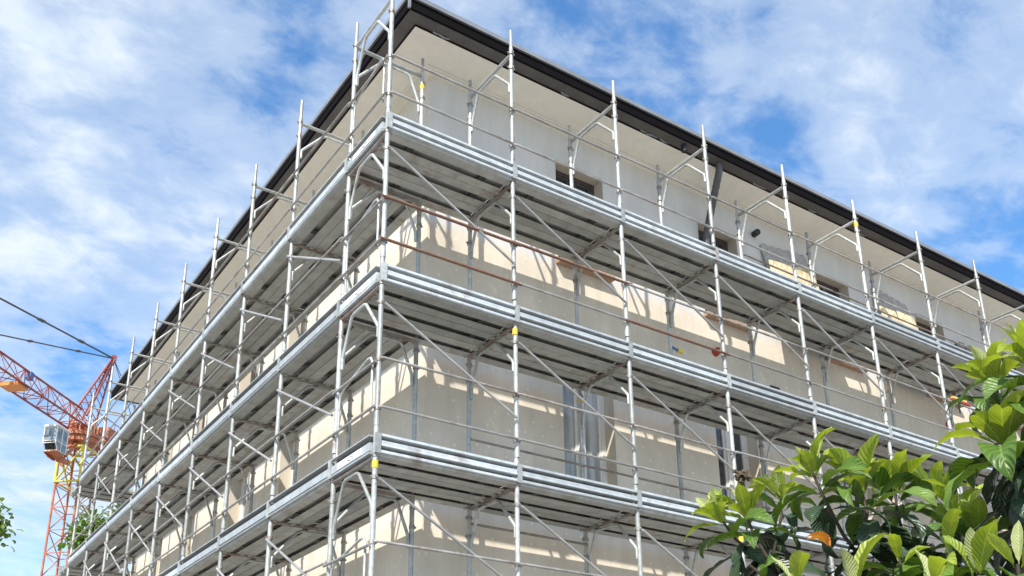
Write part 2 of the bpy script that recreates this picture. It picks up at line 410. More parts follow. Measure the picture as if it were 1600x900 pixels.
def window(axis, w, style):
    a, b_, c, d, k = w
    def BXX(mb, u0, u1, d0, d1, z0, z1, mi=0):
        if axis == 'x': mb.box(Vector((u0, WALL + d0, z0)) + OFF, Vector((u1, WALL + d1, z1)) + OFF, mi)
        else: mb.box(Vector((WALL + d0, u0, z0)) + OFF, Vector((WALL + d1, u1, z1)) + OFF, mi)
    fm = MB(); t = 0.075; mid = (a + b_) / 2
    BXX(fm, a + .003, a + t, .20, .28, c + .003, d - .003); BXX(fm, b_ - t, b_ - .003, .20, .28, c + .003, d - .003)
    BXX(fm, a + t, b_ - t, .20, .28, d - t, d - .003); BXX(fm, a + t, b_ - t, .20, .28, c + .003, c + t)
    BXX(fm, mid - .045, mid + .045, .185, .275, c + t, d - t)
    for s0, s1 in ((a + t, mid - .045), (mid + .045, b_ - t)):      # sash frames
        BXX(fm, s0, s0 + .045, .21, .265, c + t, d - t); BXX(fm, s1 - .045, s1, .21, .265, c + t, d - t)
        BXX(fm, s0 + .045, s1 - .045, .21, .265, d - t - .045, d - t); BXX(fm, s0 + .045, s1 - .045, .21, .265, c + t, c + t + .05)
    fr = obj('window', fm, M['dark_frame'] if style == 'top' else M['frame'], bld)
    pm = MB(); BXX(pm, a + t + .045, mid - .09, .235, .245, c + t + .05, d - t - .045); BXX(pm, mid + .09, b_ - t - .045, .235, .245, c + t + .05, d - t - .045)
    obj('pane', pm, M['curtain'] if style == 'curtain' else M['glass'], fr)
    bk = MB(); BXX(bk, a + .003, b_ - .003, .288, .296, c + .003, d - .003)
    obj('blind', bk, M['black'], fr)
    if k == 'top' or (axis == 'y' and k == 'mid'):
        sm = MB(); BXX(sm, a - .05, b_ + .06, -.11, .19, c - .06, c + .0)
        obj('sill', sm, M['sill'], fr)
for i, w_ in enumerate(RW): window('x', w_, 'top' if w_[4] == 'top' else ('curtain' if w_[0] < 4 else 'tall'))
for w_ in LW: window('y', w_, 'top' if w_[4] == 'top' else 'curtain')

# eaves
EO = 0.50; ZF0, ZF1 = 6.535, 6.69      # fascia plane and heights
XE, YE = BXE + 0.8, 15.93
def P(x, y, z): return Vector((x, y, z)) + OFF
mb = MB()
si = 0.72
ax, ay, bx, by = si, si, XE - .2, YE - .2
zs0, zs1 = 6.50, 6.38
mb.quad(P(ax, ay, zs0), P(bx, ay, zs0), P(BXE, WALL, zs1), P(WALL, WALL, zs1))
mb.quad(P(ax, ay, zs0), P(WALL, WALL, zs1), P(WALL, BYE, zs1), P(ax, by, zs0))
mb.quad(P(ax, by, zs0), P(WALL, BYE, zs1), P(BXE, BYE, zs1), P(bx, by, zs0))
obj('soffit', mb, M['soffit'], bld, fix=False)
mb = MB()   # moulding line where the soffit boards meet
mb.box(P(1.18, 1.15, 6.385), P(BXE, 1.175, 6.401)); mb.box(P(1.15, 1.15, 6.385), P(1.175, BYE, 6.401))
obj('soffit_moulding', mb, M['soffit'], bld)
mb = MB()
e = EO
mb.box(P(e, e, ZF0), P(XE, e + .03, ZF1)); mb.box(P(e, e + .03, ZF0), P(e + .03, YE, ZF1)); mb.box(P(e + .03, YE - .03, ZF0), P(XE, YE, ZF1))
obj('fascia', mb, M['dark_metal'], bld)
mb = MB()
mb.box(P(e + .032, e + .032, ZF0 - .012), P(XE, si - .015, ZF0 + .02)); mb.box(P(e + .032, si - .015, ZF0 - .012), P(si - .015, YE - .03, ZF0 + .02))
mb.box(P(si - .015, YE - .21, ZF0 - .012), P(XE, YE - .032, ZF0 + .02))
obj('gutter', mb, M['gutter_bottom'], bld)
mb = MB()
mb.box(P(e - .03, e - .03, ZF1 + .002), P(XE, e + .12, ZF1 + .070)); mb.box(P(e - .03, e + .12, ZF1 + .002), P(e + .12, YE + .03, ZF1 + .070))
mb.box(P(e + .12, YE - .1, ZF1 + .002), P(XE, YE + .03, ZF1 + .070))
mb.box(P(e - .012, e - .012, ZF0 - .002), P(e + .02, e + .02, ZF1 + .001))
obj('cap_flashing', mb, M['cap'], bld)
mb = MB()
rz = ZF1 + .05; rx0, ry0, rx1, ry1 = e + .05, e + .05, XE - .05, YE - .05; h = 1.2; mx = (ry1 - ry0) / 2
r1, r2 = P(rx0 + mx, (ry0 + ry1) / 2, rz + h), P(rx1 - 3, (ry0 + ry1) / 2, rz + h)
A, B_, C_, D_ = P(rx0, ry0, rz), P(rx1, ry0, rz), P(rx1, ry1, rz), P(rx0, ry1, rz)
mb.quad(A, B_, r2, r1); mb.quad(C_, D_, r1, r2)
i = len(mb.v); mb.v += [A, r1, D_, B_, C_, r2]; mb.face((i, i+1, i+2)); mb.face((i+3, i+4, i+5))
mb.quad(P(e, e, ZF1 - .01), P(XE, e, ZF1 - .01), P(XE, YE, ZF1 - .01), P(e, YE, ZF1 - .01))
obj('roof', mb, M['rooftile'], bld, fix=False)
rg = random.Random(12)
for (x0, l_) in ((.98, .26), (3.15, .16), (4.7, .34), (5.1, .2), (7.2, .3), (8.6, .18), (9.9, .25), (11.8, .2)):
    mb = MB(); n_ = 6; y_ = si - .03
    for k in range(n_):
        u0, u1 = x0 + l_ * k / n_, x0 + l_ * (k + 1) / n_; d0 = -.016 - .028 * math.sin(math.pi * k / n_) * rg.random(); d1 = -.016 - .028 * math.sin(math.pi * (k + 1) / n_) * rg.random()
        mb.prism([P(u0, y_ - .012, ZF0 + d0), P(u1, y_ - .012, ZF0 + d1), P(u1, y_ + .018, ZF0 + d1), P(u0, y_ + .018, ZF0 + d0)], (0, 0, .004))
    obj('loose_flashing', mb, M['cap'], bld)
# downpipe on the right facade
mb = MB()
mb.tube([P(6.33, .64, 6.56), P(6.33, .64, 6.40), P(6.36, .72, 6.28), P(6.50, 1.16, 5.62), P(6.50, 1.20, 5.48), P(6.50, 1.20, 4.6)], .058, 14)
for q in range(8):
    t = q / 8; c0 = P(6.36, .72, 6.28).lerp(P(6.50, 1.16, 5.62), t); c1 = P(6.36, .72, 6.28).lerp(P(6.50, 1.16, 5.62), t + .04)
    mb.tube([c0, c1], .062, 14)
obj('downpipe', mb, M['downpipe'], bld)
mb = MB(); mb.tube([P(5.52, .60, 6.53), P(5.52, .60, 6.40)], .045, 12); obj('gutter_outlet', mb, M['black'], bld)
mb = MB(); mb.tube([P(7.80, 1.29, 6.05), P(7.77, 1.17, 6.035)], .056, 14); obj('vent_pipe', mb, M['black'], bld)
mb = MB(); mb.box(P(7.80, 1.285, 3.12), P(8.02, 1.30 - .003, 3.19)); obj('vent_slot', mb, M['black'], bld)
for (x, z, r_) in ((6.57, 3.456, .07), (12.84, 3.577, .085), (6.598, -.085, .07)):
    mb = MB(); mb.tube([P(x, 1.299, z), P(x, 1.24, z)], [r_, r_ * .85], 16); mb.tube([P(x, 1.24, z), P(x - .03, 1.20, z + .03)], r_ * .45, 10)
    obj('wall_cap', mb, M['red'], bld)
for (x, z) in ((9.75, 3.06), (13.3, 3.06)):
    mb = MB(); mb.tube([P(x, 1.299, z), P(x, 1.22, z)], .04, 10); obj('pipe_stub', mb, M['orange'], bld)
for k, x in enumerate((13.42, 13.72)):
    mb = MB(); mb.box(P(x, 1.10, 5.32), P(x + .15, 1.22, 5.44)); mb.tube([P(x + .07, 1.22, 5.38), P(x + .07, 1.299, 5.42)], .02, 8)
    obj('floodlight', mb, M['aluminium'], bld)

# ------------------------------------------------------------------ scaffolding
TR = 0.0285
def scaffold(name, label, mapf, nb, bay, w_, levels, first_frame=0, rust_rails=(), seed=1, inner_rails=(), skip_deck=(), cat='scaffold', ztoe=False):
    rng = random.Random(seed)
    org = mapf(0, 0, 0)
    root = thing(name, label, cat, (org.x, org.y, GZ), 'scaffolds round the building')
    base = Vector((org.x, org.y, 0))
    def q(lx, ly, z): return mapf(lx, ly, z) - base          # relative to the frame/bay origin at level 0
    RZ = Vector((0, 0, -GZ))
    def at(lx, z): return q(lx, 0, z) + RZ
    # --- prototypes
    fm = MB()
    for dz in (0.0,):
        fm.tube([q(0, .02, 0), q(0, w_ - .02, 0)], .0245, 8)
    frame_me = fm.fix(fm.mesh('transom', [M['beam']])); frame_top = fm.fix(fm.mesh('transom', [M['tube']]))  # lower transoms get the rusty steel with painted shade
    km = MB()
    km.tube([q(0, .045, -.58), q(0, .045, -.46), q(0, .075, -.42), q(0, .36, -.085), q(0, .41, -.062), q(0, .76, -.062), q(0, .80, -.085), q(0, .945, -.45), q(0, .955, -.60)], .020, 8)
    knee_me = km.fix(km.mesh('knee_brace', [M['tube']]))
    def std_mesh(ly, tall=False):
        s = MB(); a = -1.66; b_ = .34
        s.tube([q(0, ly, a), q(0, ly, b_ - .02)], TR, 10)
        s.tube([q(0, ly, b_ - .02), q(0, ly, b_ + .02)], TR * .8, 10)
        s.tube([q(0, ly, a + .0), q(0, ly, a + .09)], TR + .004, 10)      # spigot sleeve
        return s.fix(s.mesh('standard', [M['tube']]))
    so, si_ = std_mesh(0), std_mesh(w_)
    top = MB(); top.tube([q(0, 0, -1.66), q(0, 0, .10), q(0, 0, .13), q(0, 0, .40)], [TR, TR, TR * .8, TR * .78], 10); so_top = top.fix(top.mesh('standard', [M['tube']]))
    top = MB(); top.tube([q(0, w_, -1.66), q(0, w_, .04), q(0, w_, .07), q(0, w_, .30)], [TR, TR, TR * .8, TR * .78], 10); si_top = top.fix(top.mesh('standard', [M['tube']]))
    coups = []
    for (ly, z) in ((0, -1.46), (0, -.90), (0, -.22), (0, .02), (w_, -1.46), (w_, -.35), (w_, -.12)):
        s = 1 if ly == 0 else -1; cm = MB()
        cm.tube([q(0, ly, z - .022), q(0, ly, z + .022)], TR + .009, 8)
        c = q(0, ly, z); d = (q(.06, ly - .0, z) - c); d2 = q(0, ly - .045 * s, z) - c
        cm.tube([c - d * .9, c + d * .9], .011, 6); cm.tube([c + d2 * .4, c + d2 * 1.1], .013, 6)
        coups.append(cm.fix(cm.mesh('coupler', [M['coupler']])))
    bmb = MB(); bmb.tube([q(0, 0, -.125), q(0, 0, -.045)], TR + .006, 10)
    band_o = bmb.fix(bmb.mesh('marker_band', [M['yellow']]))
    bmb = MB(); bmb.tube([q(0, w_, -.21), q(0, w_, -.13)], TR + .006, 10)
    band_i = bmb.fix(bmb.mesh('marker_band', [M['yellow']]))
    # planks: steel channel profile, three per bay
    planks = []
    pw = 1.085 / 3
    for k in range(3):
        y0 = -.022 + pw * k + .004 * (k > 0); y1 = -.022 + pw * (k + 1) - .004 * (k < 2); ym = (y0 + y1) / 2
        yA, yB = ym - .045, ym + .045
        prof = [(y0, .008), (yA, .008), (yA, .013), (y0 + .006, .013), (y0 + .006, .072), (y1 - .006, .072), (y1 - .006, .013), (yB, .013), (yB, .008), (y1, .008), (y1, .078), (y0, .078)]
        pm = MB()
        pts = [q(.004, y, z) for y, z in prof]
        pm.prism(pts, q(bay - .004, prof[0][0], prof[0][1]) - pts[0])
        if k < 2: pm.box(*sorted_box(q(.006, y1 - .003, .060), q(bay - .006, y1 + .012, .0705)))   # overlap strip between planks
        for e0, e1 in ((.032, .06), (bay - .06, bay - .032)):          # end hooks
            pm.box(*sorted_box(q(e0, y0 + .03, -.014), q(e1, y0 + .08, .007))); pm.box(*sorted_box(q(e0, y1 - .08, -.014), q(e1, y1 - .03, .007)))
        for (a, b_) in ((.33, .42), (1.36, 1.45)):         # black boxes for the slots in the channel
            pm.box(*sorted_box(q(a + k * .11, ym - .042, .014), q(b_ + k * .11, ym + .042, .03)), 1)
        planks.append(pm.fix(pm.mesh('plank', [M['deck'], M['black']])))
    # toe board: three raised bands
    def toe_mesh(p0, p1, nrm):
        # p0,p1: run ends at z 0; nrm outward
        tb = MB(); nrm = Vector(nrm)
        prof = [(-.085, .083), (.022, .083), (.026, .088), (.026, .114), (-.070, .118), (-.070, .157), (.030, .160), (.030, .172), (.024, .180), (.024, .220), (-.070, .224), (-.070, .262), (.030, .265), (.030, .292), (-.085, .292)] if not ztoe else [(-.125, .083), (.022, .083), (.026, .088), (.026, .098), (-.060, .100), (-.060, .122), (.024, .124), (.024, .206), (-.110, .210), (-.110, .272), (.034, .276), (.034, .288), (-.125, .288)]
        pts = [Vector(p0) + nrm * d + Vector((0, 0, z)) for d, z in prof]
        tb.prism(pts, Vector(p1) - Vector(p0)); n_ = len(prof)
        for k in range(n_):          # groove shade put into the colour of the recessed webs
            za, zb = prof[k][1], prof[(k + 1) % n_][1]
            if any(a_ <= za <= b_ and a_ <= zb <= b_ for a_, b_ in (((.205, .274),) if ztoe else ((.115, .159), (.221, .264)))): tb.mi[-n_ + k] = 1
        return tb.fix(tb.mesh('toe_board', [M['toe'], M['groove_shade']]))
    nrm = q(0, -1, 0)
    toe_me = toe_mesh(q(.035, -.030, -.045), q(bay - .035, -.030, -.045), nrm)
    tbm = MB()
    for lx in (.0,):
        tbm.box(*sorted_box(q(-.03, -.062, .03), q(.03, -.027, .25)))
    clip_me = tbm.fix(tbm.mesh('toe_clip', [M['tube']]))
    rm = MB(); z = 0
    rm.tube([q(.0, -.036, z), q(.03, -.052, z), q(bay - .05, -.052, z), q(bay, -.036, z)], .0160, 8)
    rail_me = rm.fix(rm.mesh('guardrail', [M['rail']])); 
    rrm = MB(); rrm.tube([q(-.06, -.05, z), q(bay + .07, -.05, z)], .0185, 8); rust_me = rrm.fix(rrm.mesh('guardrail', [M['rust']]))
    dm = MB()
    dm.tube([q(.02, -.05, -.24), q(bay - .02, -.05, -1.20)], .0160, 8)
    diag_me = dm.fix(dm.mesh('diagonal_brace', [M['brace']]))
    im = MB(); im.tube([q(0, w_ - .04, 0), q(bay, w_ - .04, 0)], .016, 8); inner_me = im.fix(im.mesh('ledger', [M['beam']]))
    # --- assemble
    for lv in levels + ['top']:
        z = 6.0 if lv == 'top' else float(lv)
        istop = lv == 'top'
        for i in range(first_frame, nb + 1):
            jit = Vector((rng.uniform(-.008, .008), rng.uniform(-.008, .008), rng.uniform(-.004, .004)))
            f = link('frame', frame_top if istop else frame_me, root, at(bay * i, z))
            jit.z = 0
            a_ = link('standard', so_top if istop else so, f); b_ = link('standard', si_top if istop else si_, f)
            link('knee_brace', knee_me, f)
            for cme in coups: link('coupler', cme, f)
            a_.location = jit * .6; b_.location = -jit * .6
            if rng.random() < .13: link('marker_band', band_o, f)
            if rng.random() < .12: link('marker_band', band_i, f)
        if istop: continue
        for i in range(nb):
            if (i, lv) in skip_deck: continue
            p = link('platform', None, root, at(bay * i, z)); p.empty_display_size = .1
            for me in planks:
                pk = link('plank', me, p); pk.location = (0, 0, rng.uniform(-.003, .003))
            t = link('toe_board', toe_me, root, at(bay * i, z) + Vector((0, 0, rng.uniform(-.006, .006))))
            link('toe_clip', clip_me, t, q(0, 0, 0))
            for hh in (.545, 1.10):
                rusty = (i, lv, hh) in rust_rails
                gr = link('guardrail', rust_me if rusty else rail_me, root, at(bay * i, z + hh + rng.uniform(-.012, .012)))
            d = link('diagonal_brace', diag_me, root, at(bay * i, z))
        for (i, l2, hh) in inner_rails:
            if l2 == lv: link('ledger', inner_me, root, at(bay * i, z + hh))
    # lowest standards down to the ground with base plates
    zl = min(levels)
    for i in range(first_frame, nb + 1):
        jm = MB()
        for ly in (0, w_):
            zz0 = zl - 1.66
            if zz0 > GZ + .02: jm.tube([q(0, ly, GZ + .01), q(0, ly, zz0)], .018, 8)
            c = q(0, ly, GZ + .004); jm.box((c.x - .075, c.y - .075, c.z), (c.x + .075, c.y + .075, c.z + .008))
        obj('base_jack', jm, M['coupler'], root, at(bay * i, 0))
    return root, q, at
def sorted_box(a, b_):
    return Vector((min(a.x, b_.x), min(a.y, b_.y), min(a.z, b_.z))), Vector((max(a.x, b_.x), max(a.y, b_.y), max(a.z, b_.z)))

LV = [4, 2, 0, -2]
right, rq, rat = scaffold('facade_scaffold', 'galvanised scaffold with plank decks along the sunlit right-hand facade with the corner posts', lambda x, y, z: Vector((x, y, z)),
    10, BX, 1.0, LV, 1, rust_rails={(0, 2, .545), (0, 2, 1.10), (1, 2, 1.10), (2, 2, .545)}, seed=3,
    inner_rails=[(1, 0, .87), (2, 0, .87), (3, 0, .87), (1, 0, -.2), (3, 2, .87), (4, 2, .87), (5, 2, .87), (6, 2, .87), (4, 4, 1.25), (5, 4, 1.25), (6, 4, 1.25), (7, 4, 1.25)])
left, lq, lat = scaffold('facade_scaffold', 'galvanised scaffold receding along the left-hand facade towards the crane', lambda x, y, z: Vector((y, 1.0 + x, z)),
    8, BY, 1.0, LV, 0, seed=5, ztoe=True)
# the left side's diagonals fall towards the corner: mirror them
for ch in left.children:
    if ch.name.startswith('diagonal_brace'):
        dmm = ch.data
seen = set()
for ch in left.children:
    if ch.name.startswith('diagonal_brace') and ch.data.name not in seen:
        seen.add(ch.data.name)
        bm = bmesh.new(); bm.from_mesh(ch.data); bm.clear()
        bm.to_mesh(ch.data); bm.free()
        t = MB(); t.tube([lq(BY - .02, -.05, -.24), lq(.02, -.05, -1.20)], .0160, 8)
        ch.data.from_pydata([tuple(v) for v in t.v], [], t.f)
        ch.data.polygons.foreach_set('use_smooth', t.sm); ch.data.update(); t.fix(ch.data)
back, bq, bat = scaffold('facade_scaffold', 'short return scaffold round the far back corner near the crane', lambda x, y, z: Vector((x, 1.0 + 8 * BY + 1.0 - y, z)),
    3, BX, 1.0, LV, 1, seed=9)
# corner post of the right-hand scaffold, its end frame (the inner side is the left scaffold's first post)
RZ = Vector((0, 0, -GZ))
for lv in LV + [6, 8]:
    z = float(lv)
    if lv == 8: continue
    f = MB(); f.tube([(0, .02, 0), (0, .98, 0)], .0245, 8)
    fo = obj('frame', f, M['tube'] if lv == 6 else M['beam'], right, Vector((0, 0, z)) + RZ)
    s = MB(); a, b_ = -1.66, .34
    if lv == 6: s.tube([(0, 0, a), (0, 0, .10), (0, 0, .13), (0, 0, .40)], [TR, TR, TR * .8, TR * .8], 10)
    else: s.tube([(0, 0, a), (0, 0, b_)], TR, 10)
    s.tube([(0, 0, a), (0, 0, a + .09)], TR + .004, 10)
    obj('standard', s, M['tube'], fo)
    k = MB(); k.tube([(0, .045, -.62), (0, .045, -.50), (0, .07, -.46), (0, .36, -.085), (0, .41, -.062), (0, .68, -.062), (0, .73, -.085), (0, .925, -.52), (0, .93, -.66)], .020, 8)
    obj('knee_brace', k, M['tube'], fo)
    for zc in (-1.46, -.90, -.22, .02):
        c = MB(); c.tube([(0, 0, zc - .022), (0, 0, zc + .022)], TR + .009, 8); c.tube([(-.05, 0, zc), (.05, 0, zc)], .011, 6); c.tube([(0, 0, zc), (0, -.05, zc)], .013, 6)
        obj('coupler', c, M['coupler'], fo)
    if lv in (0,):
        y_ = MB(); y_.tube([(0, 0, -.125), (0, 0, -.045)], TR + .006, 10); obj('marker_band', y_, M['yellow'], fo)
    if lv < 6:
        tb = MB()
        prof = [(-.11, .085), (.02, .085), (.02, .10), (-.004, .104), (-.004, .112), (.018, .118), (.018, .207), (-.095, .211), (-.095, .272), (.028, .276), (.028, .288), (-.11, .288)]
        tb.prism([Vector((-.034 - d, .04, zz_)) for d, zz_ in prof], (0, .92, 0)); n_ = len(prof)
        for k_ in range(n_):  # end board recess faces darkened too, shade put into the colour
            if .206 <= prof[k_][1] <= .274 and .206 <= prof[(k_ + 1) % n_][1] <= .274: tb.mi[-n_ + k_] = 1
        te = obj('end_toe_board', tb, [M['toe'], M['groove_shade']], right, Vector((0, 0, z - .045)) + RZ)
        lb = MB(); lb.box((-.0555, .22, .125), (-.0522, .80, .200)); ls = obj('label', lb, M['label'], te)
        for txt, yo_ in (('I', .70), ('ADS', .56)):
            tx = bpy.data.curves.new('lettering', 'FONT'); tx.body = txt; tx.size = .082; tx.extrude = .0006
            to = bpy.data.objects.new('lettering_curve', tx); col.objects.link(to)
            bpy.context.view_layer.update()
            me = bpy.data.meshes.new_from_object(to.evaluated_get(bpy.context.evaluated_depsgraph_get()))
            bpy.data.objects.remove(to); bpy.data.curves.remove(tx)
            me.materials.clear(); me.materials.append(M['ink'])
            me.transform(Matrix.Translation((-.0563, yo_, .134)) @ Matrix(((0, 0, -1, 0), (-1, 0, 0, 0), (0, 1, 0, 0), (0, 0, 0, 1))))
            lo = link('lettering', me, te)
        gm = MB()
        gm.tube([(-.02, .90, .09), (-.02, .90, .92), (-.02, .88, .99), (-.02, .80, 1.05), (-.02, .22, 1.18), (-.02, .15, 1.17), (-.02, .11, 1.10), (-.02, .11, .50)], .0145, 8)
        obj('guard_frame', gm, M['tube'], right, Vector((0, 0, z)) + RZ)
        for hh in (.545, 1.06):
            r_ = MB(); r_.tube([(-.05, -.03, hh), (-.05, 1.03, hh)], .0160, 8); obj('guardrail', r_, M['rail'], right, Vector((0, 0, z)) + RZ)
for f in [c for c in right.children if c.name.startswith('base_jack')][:1]:
    pass
jm = MB(); jm.tube([(0, 0, GZ + .01), (0, 0, -3.66)], .018, 8); jm.box((-.075, -.075, GZ + .004), (.075, .075, GZ + .012)); obj('base_jack', jm, M['coupler'], right, RZ)

# ------------------------------------------------------------------ boards and tools left on the scaffold
DZ = 4.08
def board(poly_b, poly_t, yb, yt, mat, name, label, cat, t=.02, scal=0):
    # poly_b = (x0, x1) at the deck, poly_t = ((x0, z0), (x1, z1)) along the top edge, leaning from yb (foot) to yt (top)
    mb = MB(); n = 40 if scal else 1
    o0 = Vector((poly_b[0], yb, DZ))
    lo = [Vector((poly_b[0] + (poly_b[1] - poly_b[0]) * k / n, yb, DZ)) - o0 for k in range(n + 1)]
    hi = []
    for k in range(n + 1):
        u = k / n; b_ = abs(math.sin(u * math.pi * scal)) ** .6 * .06 if scal else 0
        hi.append(Vector((poly_t[0][0] + (poly_t[1][0] - poly_t[0][0]) * u, yt, poly_t[0][1] + (poly_t[1][1] - poly_t[0][1]) * u + b_)) - o0)
    mb.prism(lo + list(reversed(hi)), (0, t, 0))
    o = obj(name, mb, mat, None, o0); tag(o, label, cat, 'grey sheets on the top deck' if scal else 'strand boards on the top deck'); return o
board((7.86, 9.55), ((7.90, 5.49), (9.00, 5.63)), .97, 1.10, M['osb'], 'strand_board', 'widest strand board leaning on the wall of the top deck before a grey sheet', 'wood board')
board((8.25, 9.60), ((7.92, 5.86), (9.12, 6.00)), 1.10, 1.262, M['greypatch'], 'scalloped_sheet', 'grey scalloped-edge sheet standing behind the widest strand board', 'sheet', t=.03, scal=6)
board((10.86, 11.62), ((10.89, 5.49), (11.35, 5.50)), .96, 1.09, M['osb'], 'strand_board', 'middle strand board on the top deck, left one of the narrow pair', 'wood board')
board((11.45, 12.42), ((11.37, 5.51), (11.84, 5.51)), .93, 1.06, M['osb'], 'strand_board', 'rightmost strand board on the top deck, beside the dark window', 'wood board')
board((11.0, 12.5), ((11.0, 5.98), (12.05, 5.86)), 1.12, 1.262, M['greypatch'], 'scalloped_sheet', 'grey scalloped-edge sheet behind the pair of narrow strand boards', 'sheet', t=.03, scal=6)
# spirit level lying on the guardrail
lv_ = thing('spirit_level', 'yellow and red spirit level resting on the guardrail near the big leaves', 'spirit level', (10.75, -.05, 3.13))
b1 = MB(); b1.box((-.02, -.02, 0), (.50, .02, .035)); obj('level_body', b1, M['red'], lv_)
b1 = MB(); b1.box((0, -.0225, .037), (.40, .0225, .07)); obj('level_cover', b1, M['crane_yellow'], lv_)
# yellow hose coupling on the inner post
hc = thing('hose_coupling', 'small yellow hose coupling beside an inner post above the middle deck', 'hose coupling', (5.46, .98, 3.06))
b1 = MB(); b1.tube([(-.04, 0, 0), (.06, 0, 0)], .034, 10); obj('coupling_ring', b1, M['crane_yellow'], hc)
b1 = MB(); b1.tube([(-.15, 0, .02), (-.04, 0, 0)], .02, 10); obj('hose_end', b1, M['blue'], hc)

# ------------------------------------------------------------------ tower crane
CB = Vector((3.88, 38.72, GZ))
crane = thing('tower_crane', 'orange lattice tower crane with white glass cab beyond the left end of the scaffold', 'crane', CB)
JD = Vector((-0.498 - 3.56, 33.917 - 38.27, 0)).normalized()       # jib direction
JS = Vector((-JD.y, JD.x, 0))
def lattice(mb, corners, p0, axis, length, step, r_c, r_b, sides):
    axis = Vector(axis).normalized(); n = max(1, round(length / step)); st = length / n
    for c in corners: mb.tube([p0 + c, p0 + c + axis * length], r_c, 6)
    for k in range(n):
        for (a, b_) in sides:
            ca, cb = (corners[a], corners[b_]) if k % 2 == 0 else (corners[b_], corners[a])
            mb.tube([p0 + ca + axis * st * k, p0 + cb + axis * st * (k + 1)], r_b, 5)
            mb.tube([p0 + corners[a] + axis * st * k, p0 + corners[b_] + axis * st * k], r_b * .9, 5)
ang = R(48); hw = .58
cs = [Matrix.Rotation(ang, 3, 'Z') @ Vector((sx * hw, sy * hw, 0)) for sx, sy in ((1, 1), (-1, 1), (-1, -1), (1, -1))]
zs_ = 13.2
mb = MB(); lattice(mb, cs, Vector((0, 0, 0)), (0, 0, 1), zs_ - GZ, 1.05, .055, .026, [(0, 1), (1, 2), (2, 3), (3, 0)])
obj('mast', mb, M['crane'], crane)
mb = MB()
for k in range(4):
    a, b_ = cs[k], cs[(k + 1) % 4]
    z0, z1 = 11.2 - GZ, 12.9 - GZ
    for u in (.02, .98): 
        mb.tube([(a.lerp(b_, u)) * 1.08 + Vector((0, 0, z0)), (a.lerp(b_, u)) * 1.08 + Vector((0, 0, z1))], .06, 6)
    mb.tube([a * 1.08 + Vector((0, 0, z0)), b_ * 1.08 + Vector((0, 0, z1))], .05, 6)
    mb.tube([a * 1.08 + Vector((0, 0, z0)), b_ * 1.08 + Vector((0, 0, z0))], .05, 6); mb.tube([a * 1.08 + Vector((0, 0, z1)), b_ * 1.08 + Vector((0, 0, z1))], .06, 6)
obj('climbing_collar', mb, M['crane_yellow'], crane)
mb = MB(); mb.tube([(0, 0, zs_ - GZ), (0, 0, zs_ - GZ + .25)], .85, 24); mb.tube([(0, 0, zs_ - GZ + .26), (0, 0, zs_ - GZ + .45)], .95, 24)
for k in range(10):
    a = k * math.pi / 5; d = Vector((math.cos(a), math.sin(a), 0))
    mb.tube([d * .8 + Vector((0, 0, zs_ - GZ + .45)), d * .5 + Vector((0, 0, zs_ - GZ + 1.3))], .05, 6)
mb.box((-.5, -.5, zs_ - GZ + .5), (.5, .5, zs_ - GZ + .9))
obj('slewing_unit', mb, M['crane'], crane)
ZJ = 14.3 - GZ
p0 = Vector((0, 0, ZJ - .35)) + JD * .3
cj = [JS * .5, -JS * .5, Vector((0, 0, 1.0))]
mb = MB(); lattice(mb, cj, p0, JD, 26, .9, .05, .022, [(0, 1), (0, 2), (1, 2)])
obj('jib', mb, M['crane_red'], crane)
AP = Vector((4.95, 39.2, 18.2)) - CB + Vector((0, 0, 0))
mb = MB()
for s in (-1, 1):
    f0 = Vector((0, 0, ZJ + .2)) + JS * .42 * s + JD * .45; f1 = Vector((0, 0, ZJ + .1)) + JS * .42 * s - JD * .35
    mb.tube([f0, AP + JS * .07 * s], .06, 6); mb.tube([f1, AP + JS * .07 * s], .05, 6)
    for k in range(1, 9):
        u = k / 9; mb.tube([f0.lerp(AP, u), f1.lerp(AP, u - .06)], .022, 5)
for k in range(1, 8):
    u = k / 8.5; a = (Vector((0, 0, ZJ + .2)) + JS * .42 + JD * .45).lerp(AP + JS * .07, u); b_ = (Vector((0, 0, ZJ + .2)) - JS * .42 + JD * .45).lerp(AP - JS * .07, u)
    mb.tube([a, b_], .022, 5)
mb.box(AP - Vector((.12, .12, .12)), AP + Vector((.12, .12, .14)))
obj('apex_frame', mb, M['crane_red'], crane)
# counter-jib with handrail, winch and ballast
mb = MB(); p0 = Vector((0, 0, ZJ - .35)) - JD * .3
cj2 = [JS * .55, -JS * .55]
for c in cj2: mb.tube([p0 + c, p0 + c - JD * 8.5], .08, 6); mb.tube([p0 + c + Vector((0, 0, 1)), p0 + c + Vector((0, 0, 1)) - JD * 8.5], .022, 5)
for k in range(12):
    a = p0 - JD * (8.5 * k / 11); mb.tube([a + cj2[0], a + cj2[1]], .04, 5)
    for c in cj2: mb.tube([a + c, a + c + Vector((0, 0, 1))], .018, 5)
obj('counter_jib', mb, M['crane_red'], crane)
mb = MB()
for (d0, d1, hh, ww) in ((1.2, 2.6, .75, .45), (3.2, 4.4, .6, .4)):
    a = p0 - JD * d0; b_ = p0 - JD * d1
    mb.prism([a + JS * ww, b_ + JS * ww, b_ - JS * ww, a - JS * ww], (0, 0, hh))
obj('winch', mb, M['crane'], crane)
mb = MB(); a = p0 - JD * 7.0; b_ = p0 - JD * 8.3
mb.prism([a + JS * .5 - Vector((0, 0, 1.1)), b_ + JS * .5 - Vector((0, 0, 1.1)), b_ - JS * .5 - Vector((0, 0, 1.1)), a - JS * .5 - Vector((0, 0, 1.1))], (0, 0, 1.5))
obj('counterweight', mb, M['concrete'], crane)
